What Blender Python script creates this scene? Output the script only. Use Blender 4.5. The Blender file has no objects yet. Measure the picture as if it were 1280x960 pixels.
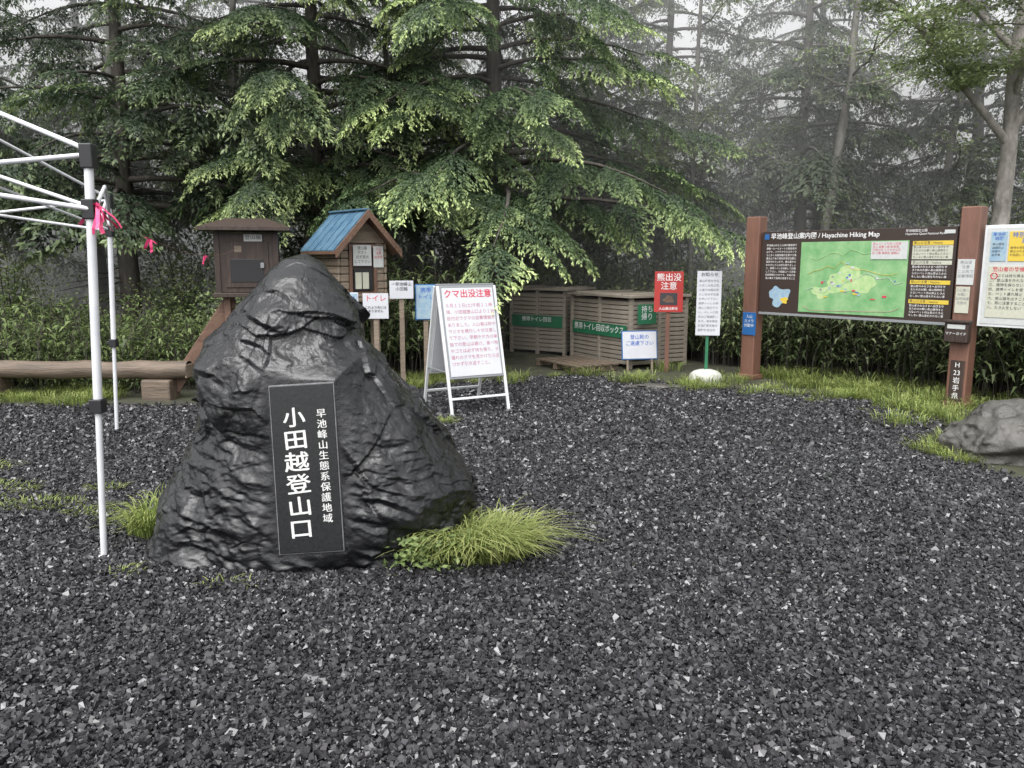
import bpy, math, numpy as np, random
from mathutils import Vector, Matrix, noise
R=math.radians
scene=bpy.context.scene
COL=scene.collection
rs=np.random.RandomState

# ------------------------------------------------------------------ camera
cam=bpy.data.cameras.new("camera"); camo=bpy.data.objects.new("camera",cam); COL.objects.link(camo)
camo.location=(0,0,1.6); camo.rotation_euler=(R(81),0,0)
cam.sensor_width=36; cam.lens=27.7; cam.clip_end=1000; cam.clip_start=.05
scene.camera=camo
scene.view_settings.view_transform='Standard'; scene.view_settings.look='None'; scene.view_settings.exposure=0

# ------------------------------------------------------------------ light
w=bpy.data.worlds.new("World"); scene.world=w; w.use_nodes=True
nt=w.node_tree; bg=nt.nodes['Background']
sky=nt.nodes.new('ShaderNodeTexSky'); sky.sky_type='NISHITA'; sky.sun_disc=False
SE,SR=60,200
sky.sun_elevation=R(SE); sky.sun_rotation=R(SR); sky.dust_density=6; sky.air_density=1
hs=nt.nodes.new('ShaderNodeHueSaturation'); hs.inputs['Saturation'].default_value=.07; hs.inputs['Value'].default_value=2.6
nt.links.new(sky.outputs[0],hs.inputs['Color']); nt.links.new(hs.outputs[0],bg.inputs[0]); bg.inputs[1].default_value=.15
sl=bpy.data.lights.new("sun",'SUN'); sl.energy=.5; sl.angle=R(80); sl.color=(1,.98,.95)
so=bpy.data.objects.new("sun",sl); COL.objects.link(so)
az=R(SR); el=R(SE)
d=Vector((math.sin(az)*math.cos(el),math.cos(az)*math.cos(el),math.sin(el)))
so.rotation_euler=d.to_track_quat('Z','Y').to_euler()

# ------------------------------------------------------------------ materials
def newmat(name):
    m=bpy.data.materials.new(name); m.use_nodes=True
    n=m.node_tree; b=n.nodes['Principled BSDF']; return m,n,b
def mat(name,c1,c2=None,scale=8,rough=.6,bump=0,bscale=40,metal=0,stretch=(1,1,1),spec=.5,detail=6,coat=0,gen='Object'):
    m,n,b=newmat(name)
    b.inputs['Roughness'].default_value=rough; b.inputs['Metallic'].default_value=metal
    b.inputs['Specular IOR Level'].default_value=spec; b.inputs['Coat Weight'].default_value=coat
    b.inputs['Base Color'].default_value=(*c1,1)
    tc=n.nodes.new('ShaderNodeTexCoord'); mp=n.nodes.new('ShaderNodeMapping'); mp.inputs['Scale'].default_value=stretch
    n.links.new(tc.outputs[gen],mp.inputs[0])
    if c2 is not None:
        t=n.nodes.new('ShaderNodeTexNoise'); t.inputs['Scale'].default_value=scale; t.inputs['Detail'].default_value=detail
        t.inputs['Roughness'].default_value=.65
        r=n.nodes.new('ShaderNodeValToRGB'); r.color_ramp.elements[0].position=.35; r.color_ramp.elements[1].position=.68
        r.color_ramp.elements[0].color=(*c1,1); r.color_ramp.elements[1].color=(*c2,1)
        n.links.new(mp.outputs[0],t.inputs[0]); n.links.new(t.outputs[0],r.inputs[0]); n.links.new(r.outputs[0],b.inputs['Base Color'])
    if bump:
        t2=n.nodes.new('ShaderNodeTexNoise'); t2.inputs['Scale'].default_value=bscale; t2.inputs['Detail'].default_value=8
        bp=n.nodes.new('ShaderNodeBump'); bp.inputs['Strength'].default_value=bump; bp.inputs['Distance'].default_value=.02
        n.links.new(mp.outputs[0],t2.inputs[0]); n.links.new(t2.outputs[0],bp.inputs['Height']); n.links.new(bp.outputs[0],b.inputs['Normal'])
    return m
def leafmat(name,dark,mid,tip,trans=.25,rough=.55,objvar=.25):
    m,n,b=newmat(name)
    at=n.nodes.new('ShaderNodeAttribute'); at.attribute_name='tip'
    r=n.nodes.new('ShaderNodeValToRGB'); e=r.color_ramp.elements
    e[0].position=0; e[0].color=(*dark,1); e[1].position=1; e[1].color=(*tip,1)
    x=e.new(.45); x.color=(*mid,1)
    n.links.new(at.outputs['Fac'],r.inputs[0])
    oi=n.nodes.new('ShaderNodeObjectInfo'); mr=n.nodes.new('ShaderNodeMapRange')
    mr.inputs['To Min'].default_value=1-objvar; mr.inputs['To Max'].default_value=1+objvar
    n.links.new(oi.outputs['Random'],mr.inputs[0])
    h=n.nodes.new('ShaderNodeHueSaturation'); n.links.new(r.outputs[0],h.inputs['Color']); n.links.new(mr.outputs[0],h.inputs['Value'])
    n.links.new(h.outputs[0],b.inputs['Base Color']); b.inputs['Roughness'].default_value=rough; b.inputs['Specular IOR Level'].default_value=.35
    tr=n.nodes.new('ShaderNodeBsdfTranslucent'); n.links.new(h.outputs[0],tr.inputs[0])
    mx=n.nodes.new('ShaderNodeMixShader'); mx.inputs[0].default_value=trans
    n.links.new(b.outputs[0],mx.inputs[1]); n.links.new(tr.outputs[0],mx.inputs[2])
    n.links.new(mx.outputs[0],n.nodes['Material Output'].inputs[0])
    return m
HAZE_COL=(.74,.77,.76)
def haze_tint(c,k): return tuple(a*(1-k)+b*k for a,b in zip(c,HAZE_COL))  # paints distance haze into base colours, on top of the mist volume

M_needle=leafmat("needles",(.034,.058,.030),(.120,.172,.072),(.48,.57,.25),.38)
M_needle2=leafmat("needles_dull",(.035,.055,.032),(.09,.125,.062),(.28,.35,.17),.35)
M_needleM=leafmat("needles_haze_tint",haze_tint((.035,.05,.03),.06),haze_tint((.08,.10,.055),.08),haze_tint((.22,.28,.14),.10),.4,.9)  # this and the next two: needle colours paled to imitate haze
M_needleF=leafmat("needles_far_haze_tint",haze_tint((.04,.05,.04),.18),haze_tint((.07,.09,.06),.20),haze_tint((.16,.20,.12),.22),.45,.9,.15)
M_needleFF=leafmat("needles_deep_haze_tint",haze_tint((.04,.05,.04),.40),haze_tint((.07,.09,.06),.42),haze_tint((.14,.17,.11),.45),.45,.9,.1)
M_broad=leafmat("broad_leaves",(.06,.09,.035),(.15,.205,.08),(.37,.44,.22),.42)
M_sasa=leafmat("bamboo_grass_leaves",(.045,.068,.028),(.12,.165,.065),(.36,.41,.22),.3,.4)
M_fern=leafmat("low_plant_leaves",(.045,.07,.028),(.125,.175,.06),(.31,.38,.16),.35,.5)
M_grass=leafmat("grass_blades",(.07,.10,.025),(.18,.24,.06),(.40,.43,.16),.35,.5)
M_bark=mat("dark_bark",(.025,.021,.018),(.075,.066,.055),14,.85,.7,30,stretch=(1,1,.25))
M_barkM=mat("bark_haze_tint",haze_tint((.04,.035,.03),.05),haze_tint((.08,.07,.06),.07),14,.9,.3,30,stretch=(1,1,.25))  # bark paled in three steps, haze painted into the colour
M_barkF=mat("bark_far_haze_tint",haze_tint((.04,.035,.03),.15),haze_tint((.08,.07,.06),.17),14,.9,stretch=(1,1,.25))
M_barkFF=mat("bark_deep_haze_tint",haze_tint((.04,.035,.03),.34),haze_tint((.08,.07,.06),.36),14,.9,stretch=(1,1,.25))
M_barkpale=mat("pale_bark",(.12,.11,.10),(.30,.28,.255),9,.8,.5,30,stretch=(1,1,.5))
M_steel=mat("white_painted_tube",(.62,.63,.65),(.52,.53,.56),5,.35,0)
M_black=mat("black_plastic",(.015,.015,.017),None,rough=.4)
M_white=mat("white_board",(.50,.51,.54),(.45,.46,.495),3,.3)
M_whiteframe=mat("white_frame",(.58,.59,.60),(.50,.51,.52),10,.4)
M_grey=mat("grey_trim",(.20,.21,.22),None,rough=.4)
M_brownpost=mat("brown_post",(.17,.085,.06),(.115,.058,.042),6,.45,.25,60,stretch=(1,1,.2))
M_boardbrown=mat("board_dark_brown",(.033,.021,.017),None,rough=.45)
M_txtwhite=mat("text_white",(.66,.66,.66),None,rough=.6)
M_txtplaque=mat("plaque_paint_white",(.56,.56,.55),(.44,.44,.43),40,.6)
M_txtblack=mat("text_black",(.03,.03,.035),None,rough=.6)
M_txtgrey=mat("text_grey",(.22,.22,.24),None,rough=.6)
M_txtred=mat("text_red",(.46,.045,.07),None,rough=.6)
M_txtpink=mat("text_pink",(.40,.15,.20),None,rough=.6)
M_txtblue=mat("text_blue",(.05,.12,.40),None,rough=.6)
M_red=mat("red_sign",(.38,.035,.03),(.33,.03,.028),6,.4)
M_green=mat("green_banner",(.02,.14,.065),(.015,.10,.05),6,.5)
M_blue=mat("blue_sign",(.02,.10,.28),None,rough=.4)
M_yellow=mat("yellow_block",(.56,.41,.05),None,rough=.5)
M_cream=mat("cream_block",(.46,.46,.38),(.40,.40,.33),30,.5)
M_pale=mat("pale_paper",(.48,.49,.475),(.41,.43,.43),20,.5)
M_palegreen=mat("pale_green_map",(.31,.40,.44),(.18,.30,.43),14,.5)
M_map=mat("green_map",(.12,.30,.12),(.26,.42,.21),5,.35)
M_mapin=mat("map_highlight",(.42,.52,.27),(.25,.43,.18),14,.35)
M_wood=mat("weathered_wood",(.13,.10,.073),(.25,.20,.15),5,.65,.4,25,stretch=(.4,.4,5))
M_woodh=mat("weathered_wood_beam",(.065,.048,.035),(.165,.125,.092),6,.65,.5,25,stretch=(.3,4,4))
M_wooddark=mat("dark_stained_wood",(.024,.015,.012),(.052,.034,.026),6,.5,.3,25,stretch=(4,4,.4))
M_bluemetal=mat("blue_metal_roof",(.035,.09,.15),(.08,.15,.21),7,.5,.1,20)
M_redtrim=mat("brown_trim_wood",(.095,.05,.034),(.15,.088,.058),6,.55,.3,30)
M_boxwood=mat("taupe_slat",(.16,.14,.115),(.285,.25,.205),5,.7,.3,30,stretch=(.5,.5,3))
M_boxdark=mat("box_interior",(.06,.052,.044),(.09,.08,.068),9,.8)
M_concrete=mat("white_concrete",(.46,.46,.43),(.30,.31,.27),6,.8,.3,30)
M_pink=mat("pink_tape",(.66,.05,.17),None,rough=.5)
M_soil=mat("forest_soil",(.018,.016,.012),(.045,.05,.022),2.5,.95,.8,12)
M_plaque=mat("polished_black_granite",(.008,.0085,.009),(.015,.0155,.017),60,.25,.03,90,spec=.35)
M_rim=mat("plaque_rim",(.16,.16,.17),(.08,.08,.085),20,.5)

def rockmat(name,c1,c2,c3,rough0,rough1,bs=1.0,coat=0,spec=.5):
    m,n,b=newmat(name)
    tc=n.nodes.new('ShaderNodeTexCoord')
    t=n.nodes.new('ShaderNodeTexNoise'); t.inputs['Scale'].default_value=3.2; t.inputs['Detail'].default_value=10; t.inputs['Roughness'].default_value=.7
    n.links.new(tc.outputs['Object'],t.inputs[0])
    r=n.nodes.new('ShaderNodeValToRGB'); e=r.color_ramp.elements
    e[0].position=.35; e[0].color=(*c1,1); e[1].position=.75; e[1].color=(*c3,1); x=e.new(.56); x.color=(*c2,1)
    n.links.new(t.outputs[0],r.inputs[0]); n.links.new(r.outputs[0],b.inputs['Base Color'])
    t2=n.nodes.new('ShaderNodeTexNoise'); t2.inputs['Scale'].default_value=28; t2.inputs['Detail'].default_value=12; t2.inputs['Roughness'].default_value=.72
    n.links.new(tc.outputs['Object'],t2.inputs[0])
    mr=n.nodes.new('ShaderNodeMapRange'); mr.inputs['From Min'].default_value=.35; mr.inputs['From Max'].default_value=.65
    mr.inputs['To Min'].default_value=rough0; mr.inputs['To Max'].default_value=rough1
    n.links.new(t.outputs[0],mr.inputs[0]); n.links.new(mr.outputs[0],b.inputs['Roughness'])
    bp=n.nodes.new('ShaderNodeBump'); bp.inputs['Strength'].default_value=bs; bp.inputs['Distance'].default_value=.014
    n.links.new(t2.outputs[0],bp.inputs['Height']); n.links.new(bp.outputs[0],b.inputs['Normal'])
    b.inputs['Specular IOR Level'].default_value=spec
    b.inputs['Coat Weight'].default_value=coat; b.inputs['Coat Roughness'].default_value=.10
    if coat:
        bp2=n.nodes.new('ShaderNodeBump'); bp2.inputs['Strength'].default_value=bs*.40; bp2.inputs['Distance'].default_value=.012
        n.links.new(t2.outputs[0],bp2.inputs['Height']); n.links.new(bp2.outputs[0],b.inputs['Coat Normal'])
    return m
M_rock=rockmat("wet_dark_rock",(.0028,.003,.004),(.006,.0063,.0078),(.024,.024,.028),.16,.36,.7,.6,.22)
M_rock2=rockmat("grey_rock",(.04,.038,.034),(.085,.081,.074),(.17,.163,.152),.25,.55,.9)

def stonemat():
    m,n,b=newmat("crushed_stone")
    at=n.nodes.new('ShaderNodeAttribute'); at.attribute_name='tip'
    r=n.nodes.new('ShaderNodeValToRGB'); e=r.color_ramp.elements
    e[0].position=0; e[0].color=(.008,.008,.0093,1); e[1].position=1; e[1].color=(.12,.118,.122,1)
    x=e.new(.55); x.color=(.0225,.0217,.0247,1); x=e.new(.9); x.color=(.052,.050,.0545,1)
    n.links.new(at.outputs['Fac'],r.inputs[0]); n.links.new(r.outputs[0],b.inputs['Base Color'])
    b.inputs['Roughness'].default_value=.22; b.inputs['Specular IOR Level'].default_value=.46
    return m
M_stone=stonemat()
def gravelmat():
    m,n,b=newmat("gravel_bed")
    tc=n.nodes.new('ShaderNodeTexCoord')
    v=n.nodes.new('ShaderNodeTexVoronoi'); v.inputs['Scale'].default_value=55
    n.links.new(tc.outputs['Object'],v.inputs[0])
    sp=n.nodes.new('ShaderNodeSeparateColor'); n.links.new(v.outputs['Color'],sp.inputs[0])
    r=n.nodes.new('ShaderNodeValToRGB'); e=r.color_ramp.elements
    e[0].color=(.007,.007,.008,1); e[1].color=(.055,.053,.057,1); e[1].position=1; x=e.new(.6); x.color=(.021,.020,.023,1)
    n.links.new(sp.outputs[0],r.inputs[0]); n.links.new(r.outputs[0],b.inputs['Base Color'])
    bp=n.nodes.new('ShaderNodeBump'); bp.invert=True; bp.inputs['Strength'].default_value=1; bp.inputs['Distance'].default_value=.02
    n.links.new(v.outputs['Distance'],bp.inputs['Height']); n.links.new(bp.outputs[0],b.inputs['Normal'])
    b.inputs['Roughness'].default_value=.35
    return m
M_gravel=gravelmat()

# ------------------------------------------------------------------ mesh helpers
class Soup:
    def __init__(s): s.V=[];s.F=[];s.M=[];s.T=[];s.S=[];s.n=0
    def raw(s,V,F,tip,mi,smooth=False):
        V=np.asarray(V,dtype=np.float32).reshape(-1,3); F=np.asarray(F,dtype=np.int32).reshape(-1,4)
        s.V.append(V); s.F.append(F+s.n); s.n+=len(V)
        s.T.append(np.broadcast_to(np.asarray(tip,dtype=np.float32),(len(V),)).copy())
        s.M.append(np.full(len(F),mi,dtype=np.int32)); s.S.append(np.full(len(F),smooth,dtype=bool))
    def quads(s,Q,tip,mi=0):
        N=len(Q)
        if N==0: return
        t=np.repeat(np.broadcast_to(np.asarray(tip,dtype=np.float32),(N,)),4)
        s.raw(Q.reshape(-1,3),np.arange(4*N).reshape(-1,4),t,mi)
    def tube(s,P,rad,sides=8,mi=0,tip=0,cap=False):
        P=np.asarray(P,dtype=float); n=len(P); rad=np.broadcast_to(np.asarray(rad,dtype=float),(n,))
        T=np.gradient(P,axis=0); T/=np.linalg.norm(T,axis=1)[:,None]+1e-9
        ref=np.array([0,0,1.]) if abs(T[0][2])<.9 else np.array([1.,0,0])
        A=np.cross(T,ref); A/=np.linalg.norm(A,axis=1)[:,None]+1e-9; B=np.cross(T,A)
        th=np.linspace(0,2*np.pi,sides,endpoint=False)
        V=P[:,None,:]+rad[:,None,None]*(np.cos(th)[None,:,None]*A[:,None,:]+np.sin(th)[None,:,None]*B[:,None,:])
        i=np.arange(n-1)[:,None]*sides; j=np.arange(sides)[None,:]; k=(j+1)%sides
        F=np.stack([i+j,i+k,i+sides+k,i+sides+j],-1).reshape(-1,4)
        s.raw(V.reshape(-1,3),F,tip,mi,True)
    def obj(s,name,mats,parent=None,loc=(0,0,0),rot=(0,0,0),link=True):
        me=s.mesh(name,mats); o=bpy.data.objects.new(name,me)
        if link: COL.objects.link(o)
        o.location=loc; o.rotation_euler=rot
        if parent: o.parent=parent
        return o
    def mesh(s,name,mats):
        V=np.concatenate(s.V);F=np.concatenate(s.F);M=np.concatenate(s.M);T=np.concatenate(s.T);S=np.concatenate(s.S)
        me=bpy.data.meshes.new(name)
        me.vertices.add(len(V)); me.vertices.foreach_set('co',V.ravel())
        me.loops.add(len(F)*4); me.loops.foreach_set('vertex_index',F.ravel())
        me.polygons.add(len(F)); me.polygons.foreach_set('loop_start',np.arange(len(F),dtype=np.int32)*4)
        me.polygons.foreach_set('material_index',M); me.polygons.foreach_set('use_smooth',S)
        a=me.attributes.new('tip','FLOAT','POINT'); a.data.foreach_set('value',T)
        for m in mats: me.materials.append(m)
        me.update(calc_edges=True); return me

def empty(name,loc=(0,0,0),rot=(0,0,0),parent=None):
    e=bpy.data.objects.new(name,None); COL.objects.link(e); e.location=loc; e.rotation_euler=rot; e.empty_display_size=.1
    if parent: e.parent=parent
    return e
def box(parent,name,x,y,z,m,bev=.004,rot=None):
    cx,cy,cz=(x[0]+x[1])/2,(y[0]+y[1])/2,(z[0]+z[1])/2
    hx,hy,hz_=(x[1]-x[0])/2,(y[1]-y[0])/2,(z[1]-z[0])/2
    v=[(a*hx,b*hy,c*hz_) for a in(-1,1) for b in(-1,1) for c in(-1,1)]
    f=[(0,1,3,2),(4,6,7,5),(0,4,5,1),(2,3,7,6),(0,2,6,4),(1,5,7,3)]
    me=bpy.data.meshes.new(name); me.from_pydata(v,[],f); me.materials.append(m); me.update()
    o=bpy.data.objects.new(name,me); COL.objects.link(o); o.location=(cx,cy,cz)
    if rot: o.rotation_euler=rot
    if parent: o.parent=parent
    if bev:
        b=o.modifiers.new('b','BEVEL'); b.width=bev; b.segments=2
    return o
def prism(parent,name,poly,y0,y1,m,axis='Y',bev=0):
    n=len(poly); v=[(p[0],y0,p[1]) for p in poly]+[(p[0],y1,p[1]) for p in poly]
    f=[tuple(range(n)),tuple(range(2*n-1,n-1,-1))]+[(i,i+n,(i+1)%n+n,(i+1)%n) for i in range(n)]
    me=bpy.data.meshes.new(name); me.from_pydata(v,[],f); me.materials.append(m); me.update()
    o=bpy.data.objects.new(name,me); COL.objects.link(o)
    if parent:o.parent=parent
    if bev:
        b=o.modifiers.new('b','BEVEL'); b.width=bev; b.segments=2
    return o
def text(parent,name,s,size,x,z,y,m,align='CENTER',line=1.0,off=0,rotx=90,roty=0,sx=1):
    c=bpy.data.curves.new(name,'FONT'); c.body=s; c.size=size; c.align_x=align; c.align_y='TOP'; c.space_line=line
    c.offset=off; c.resolution_u=3; c.materials.append(m)
    o=bpy.data.objects.new(name,c); COL.objects.link(o); o.location=(x,y,z); o.rotation_euler=(R(rotx),R(roty),0); o.scale=(sx,1,1)
    if parent:o.parent=parent
    return o
def tubeobj(parent,name,P,r,m,sides=12):
    s=Soup(); s.tube(P,r,sides,0); return s.obj(name,[m],parent)

def inpoly(x,y,poly):
    c=np.zeros(len(x),bool); n=len(poly); j=n-1
    for i in range(n):
        xi,yi=poly[i]; xj,yj=poly[j]
        c^=((yi>y)!=(yj>y))&(x<(xj-xi)*(y-yi)/(yj-yi+1e-12)+xi); j=i
    return c

# ------------------------------------------------------------------ ground
def sheet(name,pts,z,m):
    me=bpy.data.meshes.new(name); me.from_pydata([(p[0],p[1],z) for p in pts],[],[tuple(range(len(pts)))]); me.materials.append(m); me.update()
    o=bpy.data.objects.new(name,me); COL.objects.link(o); return o
sheet("forest_ground",[(-300,-300),(300,-300),(300,300),(-300,300)],0,M_soil)
PAD=[(-14,8.3),(-5.5,8.5),(-3.6,8.5),(-2.6,9.6),(-1.2,9.9),(0,10.5),(1.2,10.9),(2.2,9.85),(3.1,9.6),(3.5,9.3),(4.0,8.75),(4.3,7.8),(3.9,7.0),(3.55,6.4),(3.6,5.7),(4.4,4.9),(8,4),(16,-2),(16,-20),(-16,-20)]
sheet("gravel_yard",PAD[::-1],.004,M_gravel)

def stones(name,zones,seed):
    rng=rs(seed); s=Soup()
    cube=np.array([(a,b,c) for a in(-1,1) for b in(-1,1) for c in(-1,1)],float)
    f=np.array([(0,1,3,2),(4,6,7,5),(0,4,5,1),(2,3,7,6),(0,2,6,4),(1,5,7,3)])
    for (x0,x1,y0,y1,dens,sz) in zones:
        n=int((x1-x0)*(y1-y0)*dens)
        x=rng.uniform(x0,x1,n); y=rng.uniform(y0,y1,n)
        k=inpoly(x+rng.normal(0,.10,n),y+rng.normal(0,.10,n),PAD)&(np.abs(x)<.75*y+.9); x=x[k];y=y[k];n=len(x)
        g=np.clip(np.exp(rng.normal(0,.42,(n,1))),.45,2.0)
        dim=sz*g*rng.uniform([.75,.6,.35],[1.2,.95,.7],(n,3))
        V=cube[None]*(1+rng.uniform(-.45,.25,(n,8,3)))*dim[:,None,:]
        q=rng.normal(0,1,(n,4)); q[:,1:3]*=.5; q/=np.linalg.norm(q,axis=1)[:,None]
        a,b,c,d_=q.T
        Rm=np.stack([1-2*(c*c+d_*d_),2*(b*c-a*d_),2*(b*d_+a*c),2*(b*c+a*d_),1-2*(b*b+d_*d_),2*(c*d_-a*b),2*(b*d_-a*c),2*(c*d_+a*b),1-2*(b*b+c*c)],-1).reshape(n,3,3)
        V=np.einsum('nij,nkj->nki',Rm,V)
        V[:,:,0]+=x[:,None];V[:,:,1]+=y[:,None];V[:,:,2]+=(.005+rng.uniform(0,.012,n))[:,None]
        tip=np.clip(rng.beta(2.2,2.6,n)*1.0,0,.9); big=(rng.rand(n)<.020)&(g[:,0]<1.2); tip[big]=rng.uniform(.88,1,big.sum())
        F=(np.arange(n)[:,None,None]*8+f[None]).reshape(-1,4)
        s.raw(V.reshape(-1,3),F,np.repeat(tip,8),0)
    return s.obj(name,[M_stone])
stones("gravel",[(-4,4,1.9,4.2,6400,.0078),(-5.8,5.8,4.2,6.5,3900,.0091),(-8.5,5.5,6.5,11.0,1900,.0116)],3)

# ------------------------------------------------------------------ monument rock
def interp(z,tab): return np.interp(z,[t[0] for t in tab],[t[1] for t in tab])
XL=[(-.1,-2.16),(0,-2.12),(.22,-2.01),(.45,-1.88),(.72,-1.82),(1.02,-1.75),(1.20,-1.66),(1.34,-1.55),(1.45,-1.44),(1.54,-1.36),(1.60,-1.28),(1.63,-1.18)]
XR=[(-.1,-.27),(0,-.25),(.15,-.225),(.30,-.235),(.45,-.29),(.60,-.37),(.80,-.52),(1.02,-.68),(1.22,-.83),(1.38,-.94),(1.50,-1.02),(1.58,-1.07),(1.63,-1.16)]
YF=[(-.1,3.78),(0,3.80),(.4,3.85),(.95,3.95),(1.3,4.08),(1.5,4.22),(1.60,4.36),(1.63,4.48)]
YB=[(-.1,5.2),(.3,5.15),(.8,5.0),(1.3,4.8),(1.5,4.68),(1.60,4.58),(1.63,4.51)]
PX,PY,PZ=-1.02,3.835,.125
TILT=.155
def hvec(c,k):
    a=noise.cell(c*k+Vector((1.7,9.2,3.1)))*6.283; b=noise.cell(c*k+Vector((8.3,2.8,5.5)))*2-1; r=math.sqrt(max(0,1-b*b))
    return Vector((math.cos(a)*r,math.sin(a)*r,b))
def facet(p,sc,k,amp,blend):
    q=p*sc; vd,vp=noise.voronoi(q)
    f0=(q-vp[0]).dot(hvec(vp[0],k)); f1=(q-vp[1]).dot(hvec(vp[1],k))
    t=min(1,(vd[1]-vd[0])/blend); t=.5+.5*t*t*(3-2*t)
    return amp*(f0*t+f1*(1-t))
def make_rock():
    nz,na=320,600
    zs=np.concatenate([np.linspace(-.1,1.5,nz-50),np.linspace(1.505,1.63,50)])
    V=[]
    for z in zs:
        xl,xr,yf,yb=interp(z,XL),interp(z,XR),interp(z,YF),interp(z,YB)
        cx,cy=(xl+xr)/2,(yf+yb)/2; a,b=(xr-xl)/2,(yb-yf)/2
        th=np.linspace(0,2*np.pi,na,endpoint=False); n=2.3
        c,s_=np.cos(th),np.sin(th)
        X=cx+a*np.sign(c)*np.abs(c)**(2/n); Y=cy+b*np.sign(s_)*np.abs(s_)**(2/n)
        for x,y,cc,ss in zip(X,Y,c,s_): V.append((x,y,z,cc,ss))
    out=[]
    for x,y,z,c,s_ in V:
        p=Vector((x,y,z+x*.25))
        wp=p+noise.noise_vector(p*2.5)*.09
        d1=noise.fractal(p*1.8,1.0,2.0,2)*.035
        d2=facet(wp,2.1,7.3,.046,.45)
        low=min(1,max(.30,(1.15-z)*1.3))
        d3=facet(Vector((wp.x,wp.y,wp.z*1.4)),6.0,3.3,.0165,.2)*(.5+.5*low)
        d4=facet(Vector((wp.x,wp.y,wp.z*1.6)),16,4.7,.0052,.25)*low
        d5=noise.fractal(p*9,.75,2.1,6)*.0095
        fade=min(1,max(.3,(1.66-z)/.3))
        dd=(d1+d2+d3+d4+d5-.004)*fade
        X,Y,Z=x+c*dd,y+s_*dd,z+.25*dd
        if s_<0:
            py=PY+(Z-PZ)*TILT
            px=PX-(Z-PZ)*.065
            dx=abs(X-px)-.165; dz=max((PZ-.01)-Z,Z-(PZ+.86))
            o=max(dx,dz)
            if o<.14:
                k=1 if o<.006 else (1-(o-.006)/.134)
                k=k**1.6
                Y=Y*(1-k)+(py+.006)*k
        out.append((X,Y,Z))
    i=np.arange(len(zs)-1)[:,None]*na; j=np.arange(na)[None]; k=(j+1)%na
    F=np.stack([i+j,i+k,i+na+k,i+na+j],-1).reshape(-1,4)
    s=Soup(); s.raw(np.array(out),F,0,0,True)
    top=len(out)-na; c=np.mean(np.array(out)[top:],axis=0)
    P=np.array(out)[top:]
    Q=np.stack([P,np.roll(P,-1,0),np.broadcast_to(c,P.shape),np.broadcast_to(c,P.shape)],1)
    rockp=empty("stone_monument")
    r=s.obj("boulder",[M_rock],rockp)
    s2=Soup(); s2.quads(Q,0,0); s2.obj("boulder_top",[M_rock],rockp)
    pl=empty("plaque",(PX,PY,PZ),(-math.atan(TILT),R(-3.7),0),rockp)
    W=.162;H=.855
    box(pl,"slab",(-W,W),(-.010,.03),(0,H),M_plaque,.003)
    box(pl,"rim",(-W-.005,W+.005),(-.005,.03),(-.005,H+.005),M_rim,.002)
    rg=rs(6)
    for i,ch in enumerate("小田越登山口"):
        sxx=1.22 if ch!="小" else 1.1; ro=rg.uniform(-4,-1)
        for j,(ox,oz) in enumerate(((-.0022,0),(.0022,0),(0,.0014),(0,-.0012))):
            text(pl,"inscription_large",ch,.106,-.046+ox,H-.118-i*.1135+oz,-.0112-.0002*j,M_txtplaque,sx=sxx,roty=ro)
    for i,ch in enumerate("早池峰山生態系保護地域"):
        for j,ox in enumerate((-.0008,.0008)):
            text(pl,"inscription_small",ch,.048,.094+ox,H-.13-i*.0535,-.0112-.0002*j,M_txtplaque,sx=1.08,roty=-2)
make_rock()

def boulder(name,loc,sx,sy,sz,seed,m):
    import bmesh
    bm=bmesh.new(); bmesh.ops.create_icosphere(bm,subdivisions=6,radius=1)
    for v in bm.verts:
        p=v.co.copy(); q=p+Vector((seed,seed*2,0))
        dd=noise.fractal(q*1.1,.9,2,3)*.2+facet(q,1.6,3.3,.16,.15)+facet(q,5,2.3,.04,.15)+noise.fractal(q*9,.7,2,4)*.02
        v.co=p*(1+dd); v.co.x*=sx;v.co.y*=sy;v.co.z*=sz
    for f in bm.faces:f.smooth=True
    me=bpy.data.meshes.new(name); bm.to_mesh(me); bm.free(); me.materials.append(m)
    o=bpy.data.objects.new(name,me); COL.objects.link(o); o.location=loc; return o
boulder("grey_boulder",(4.18,6.35,.06),.56,.42,.38,5,M_rock2)
boulder("flat_stone",(1.85,9.75,.0),.36,.16,.05,9,M_rock2)

# ------------------------------------------------------------------ canopy frame
cf=empty("canopy_frame")
LE=.043
C1=np.array((-2.215,4.08));C2=np.array((-3.70,7.22));C4=C1+np.array((-3.14,-1.45));C3=C2+np.array((-3.14,-1.45))
for i,c in enumerate([C1,C2,C3,C4]):
    P=lambda z:(c[0]+LE*z,c[1],z)
    def bx(nm,hw,z0,z1,m,dx=0,bev=.006): 
        x_=c[0]+LE*(z0+z1)/2+dx; return box(cf,nm,(x_-hw,x_+hw),(c[1]-hw,c[1]+hw),(z0,z1),m,bev)
    tubeobj(cf,f"leg_lower_{i+1}",[P(0),P(.86)],.017,M_steel)
    tubeobj(cf,f"leg_upper_{i+1}",[P(.80),P(2.15)],.0225,M_steel)
    bx(f"foot_{i+1}",.035,.006,.014,M_steel,0,.001)
    bx(f"leg_clamp_{i+1}",.033,.80,.875,M_black)
    bx(f"clamp_lever_{i+1}",.016,.825,.855,M_black,-.045)
    bx(f"corner_bracket_{i+1}",.032,2.05,2.17,M_black)
    bx(f"slider_bracket_{i+1}",.032,1.80,1.90,M_black)
def P3(c,z): return np.array((c[0]+LE*z,c[1],z))
k=0
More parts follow.
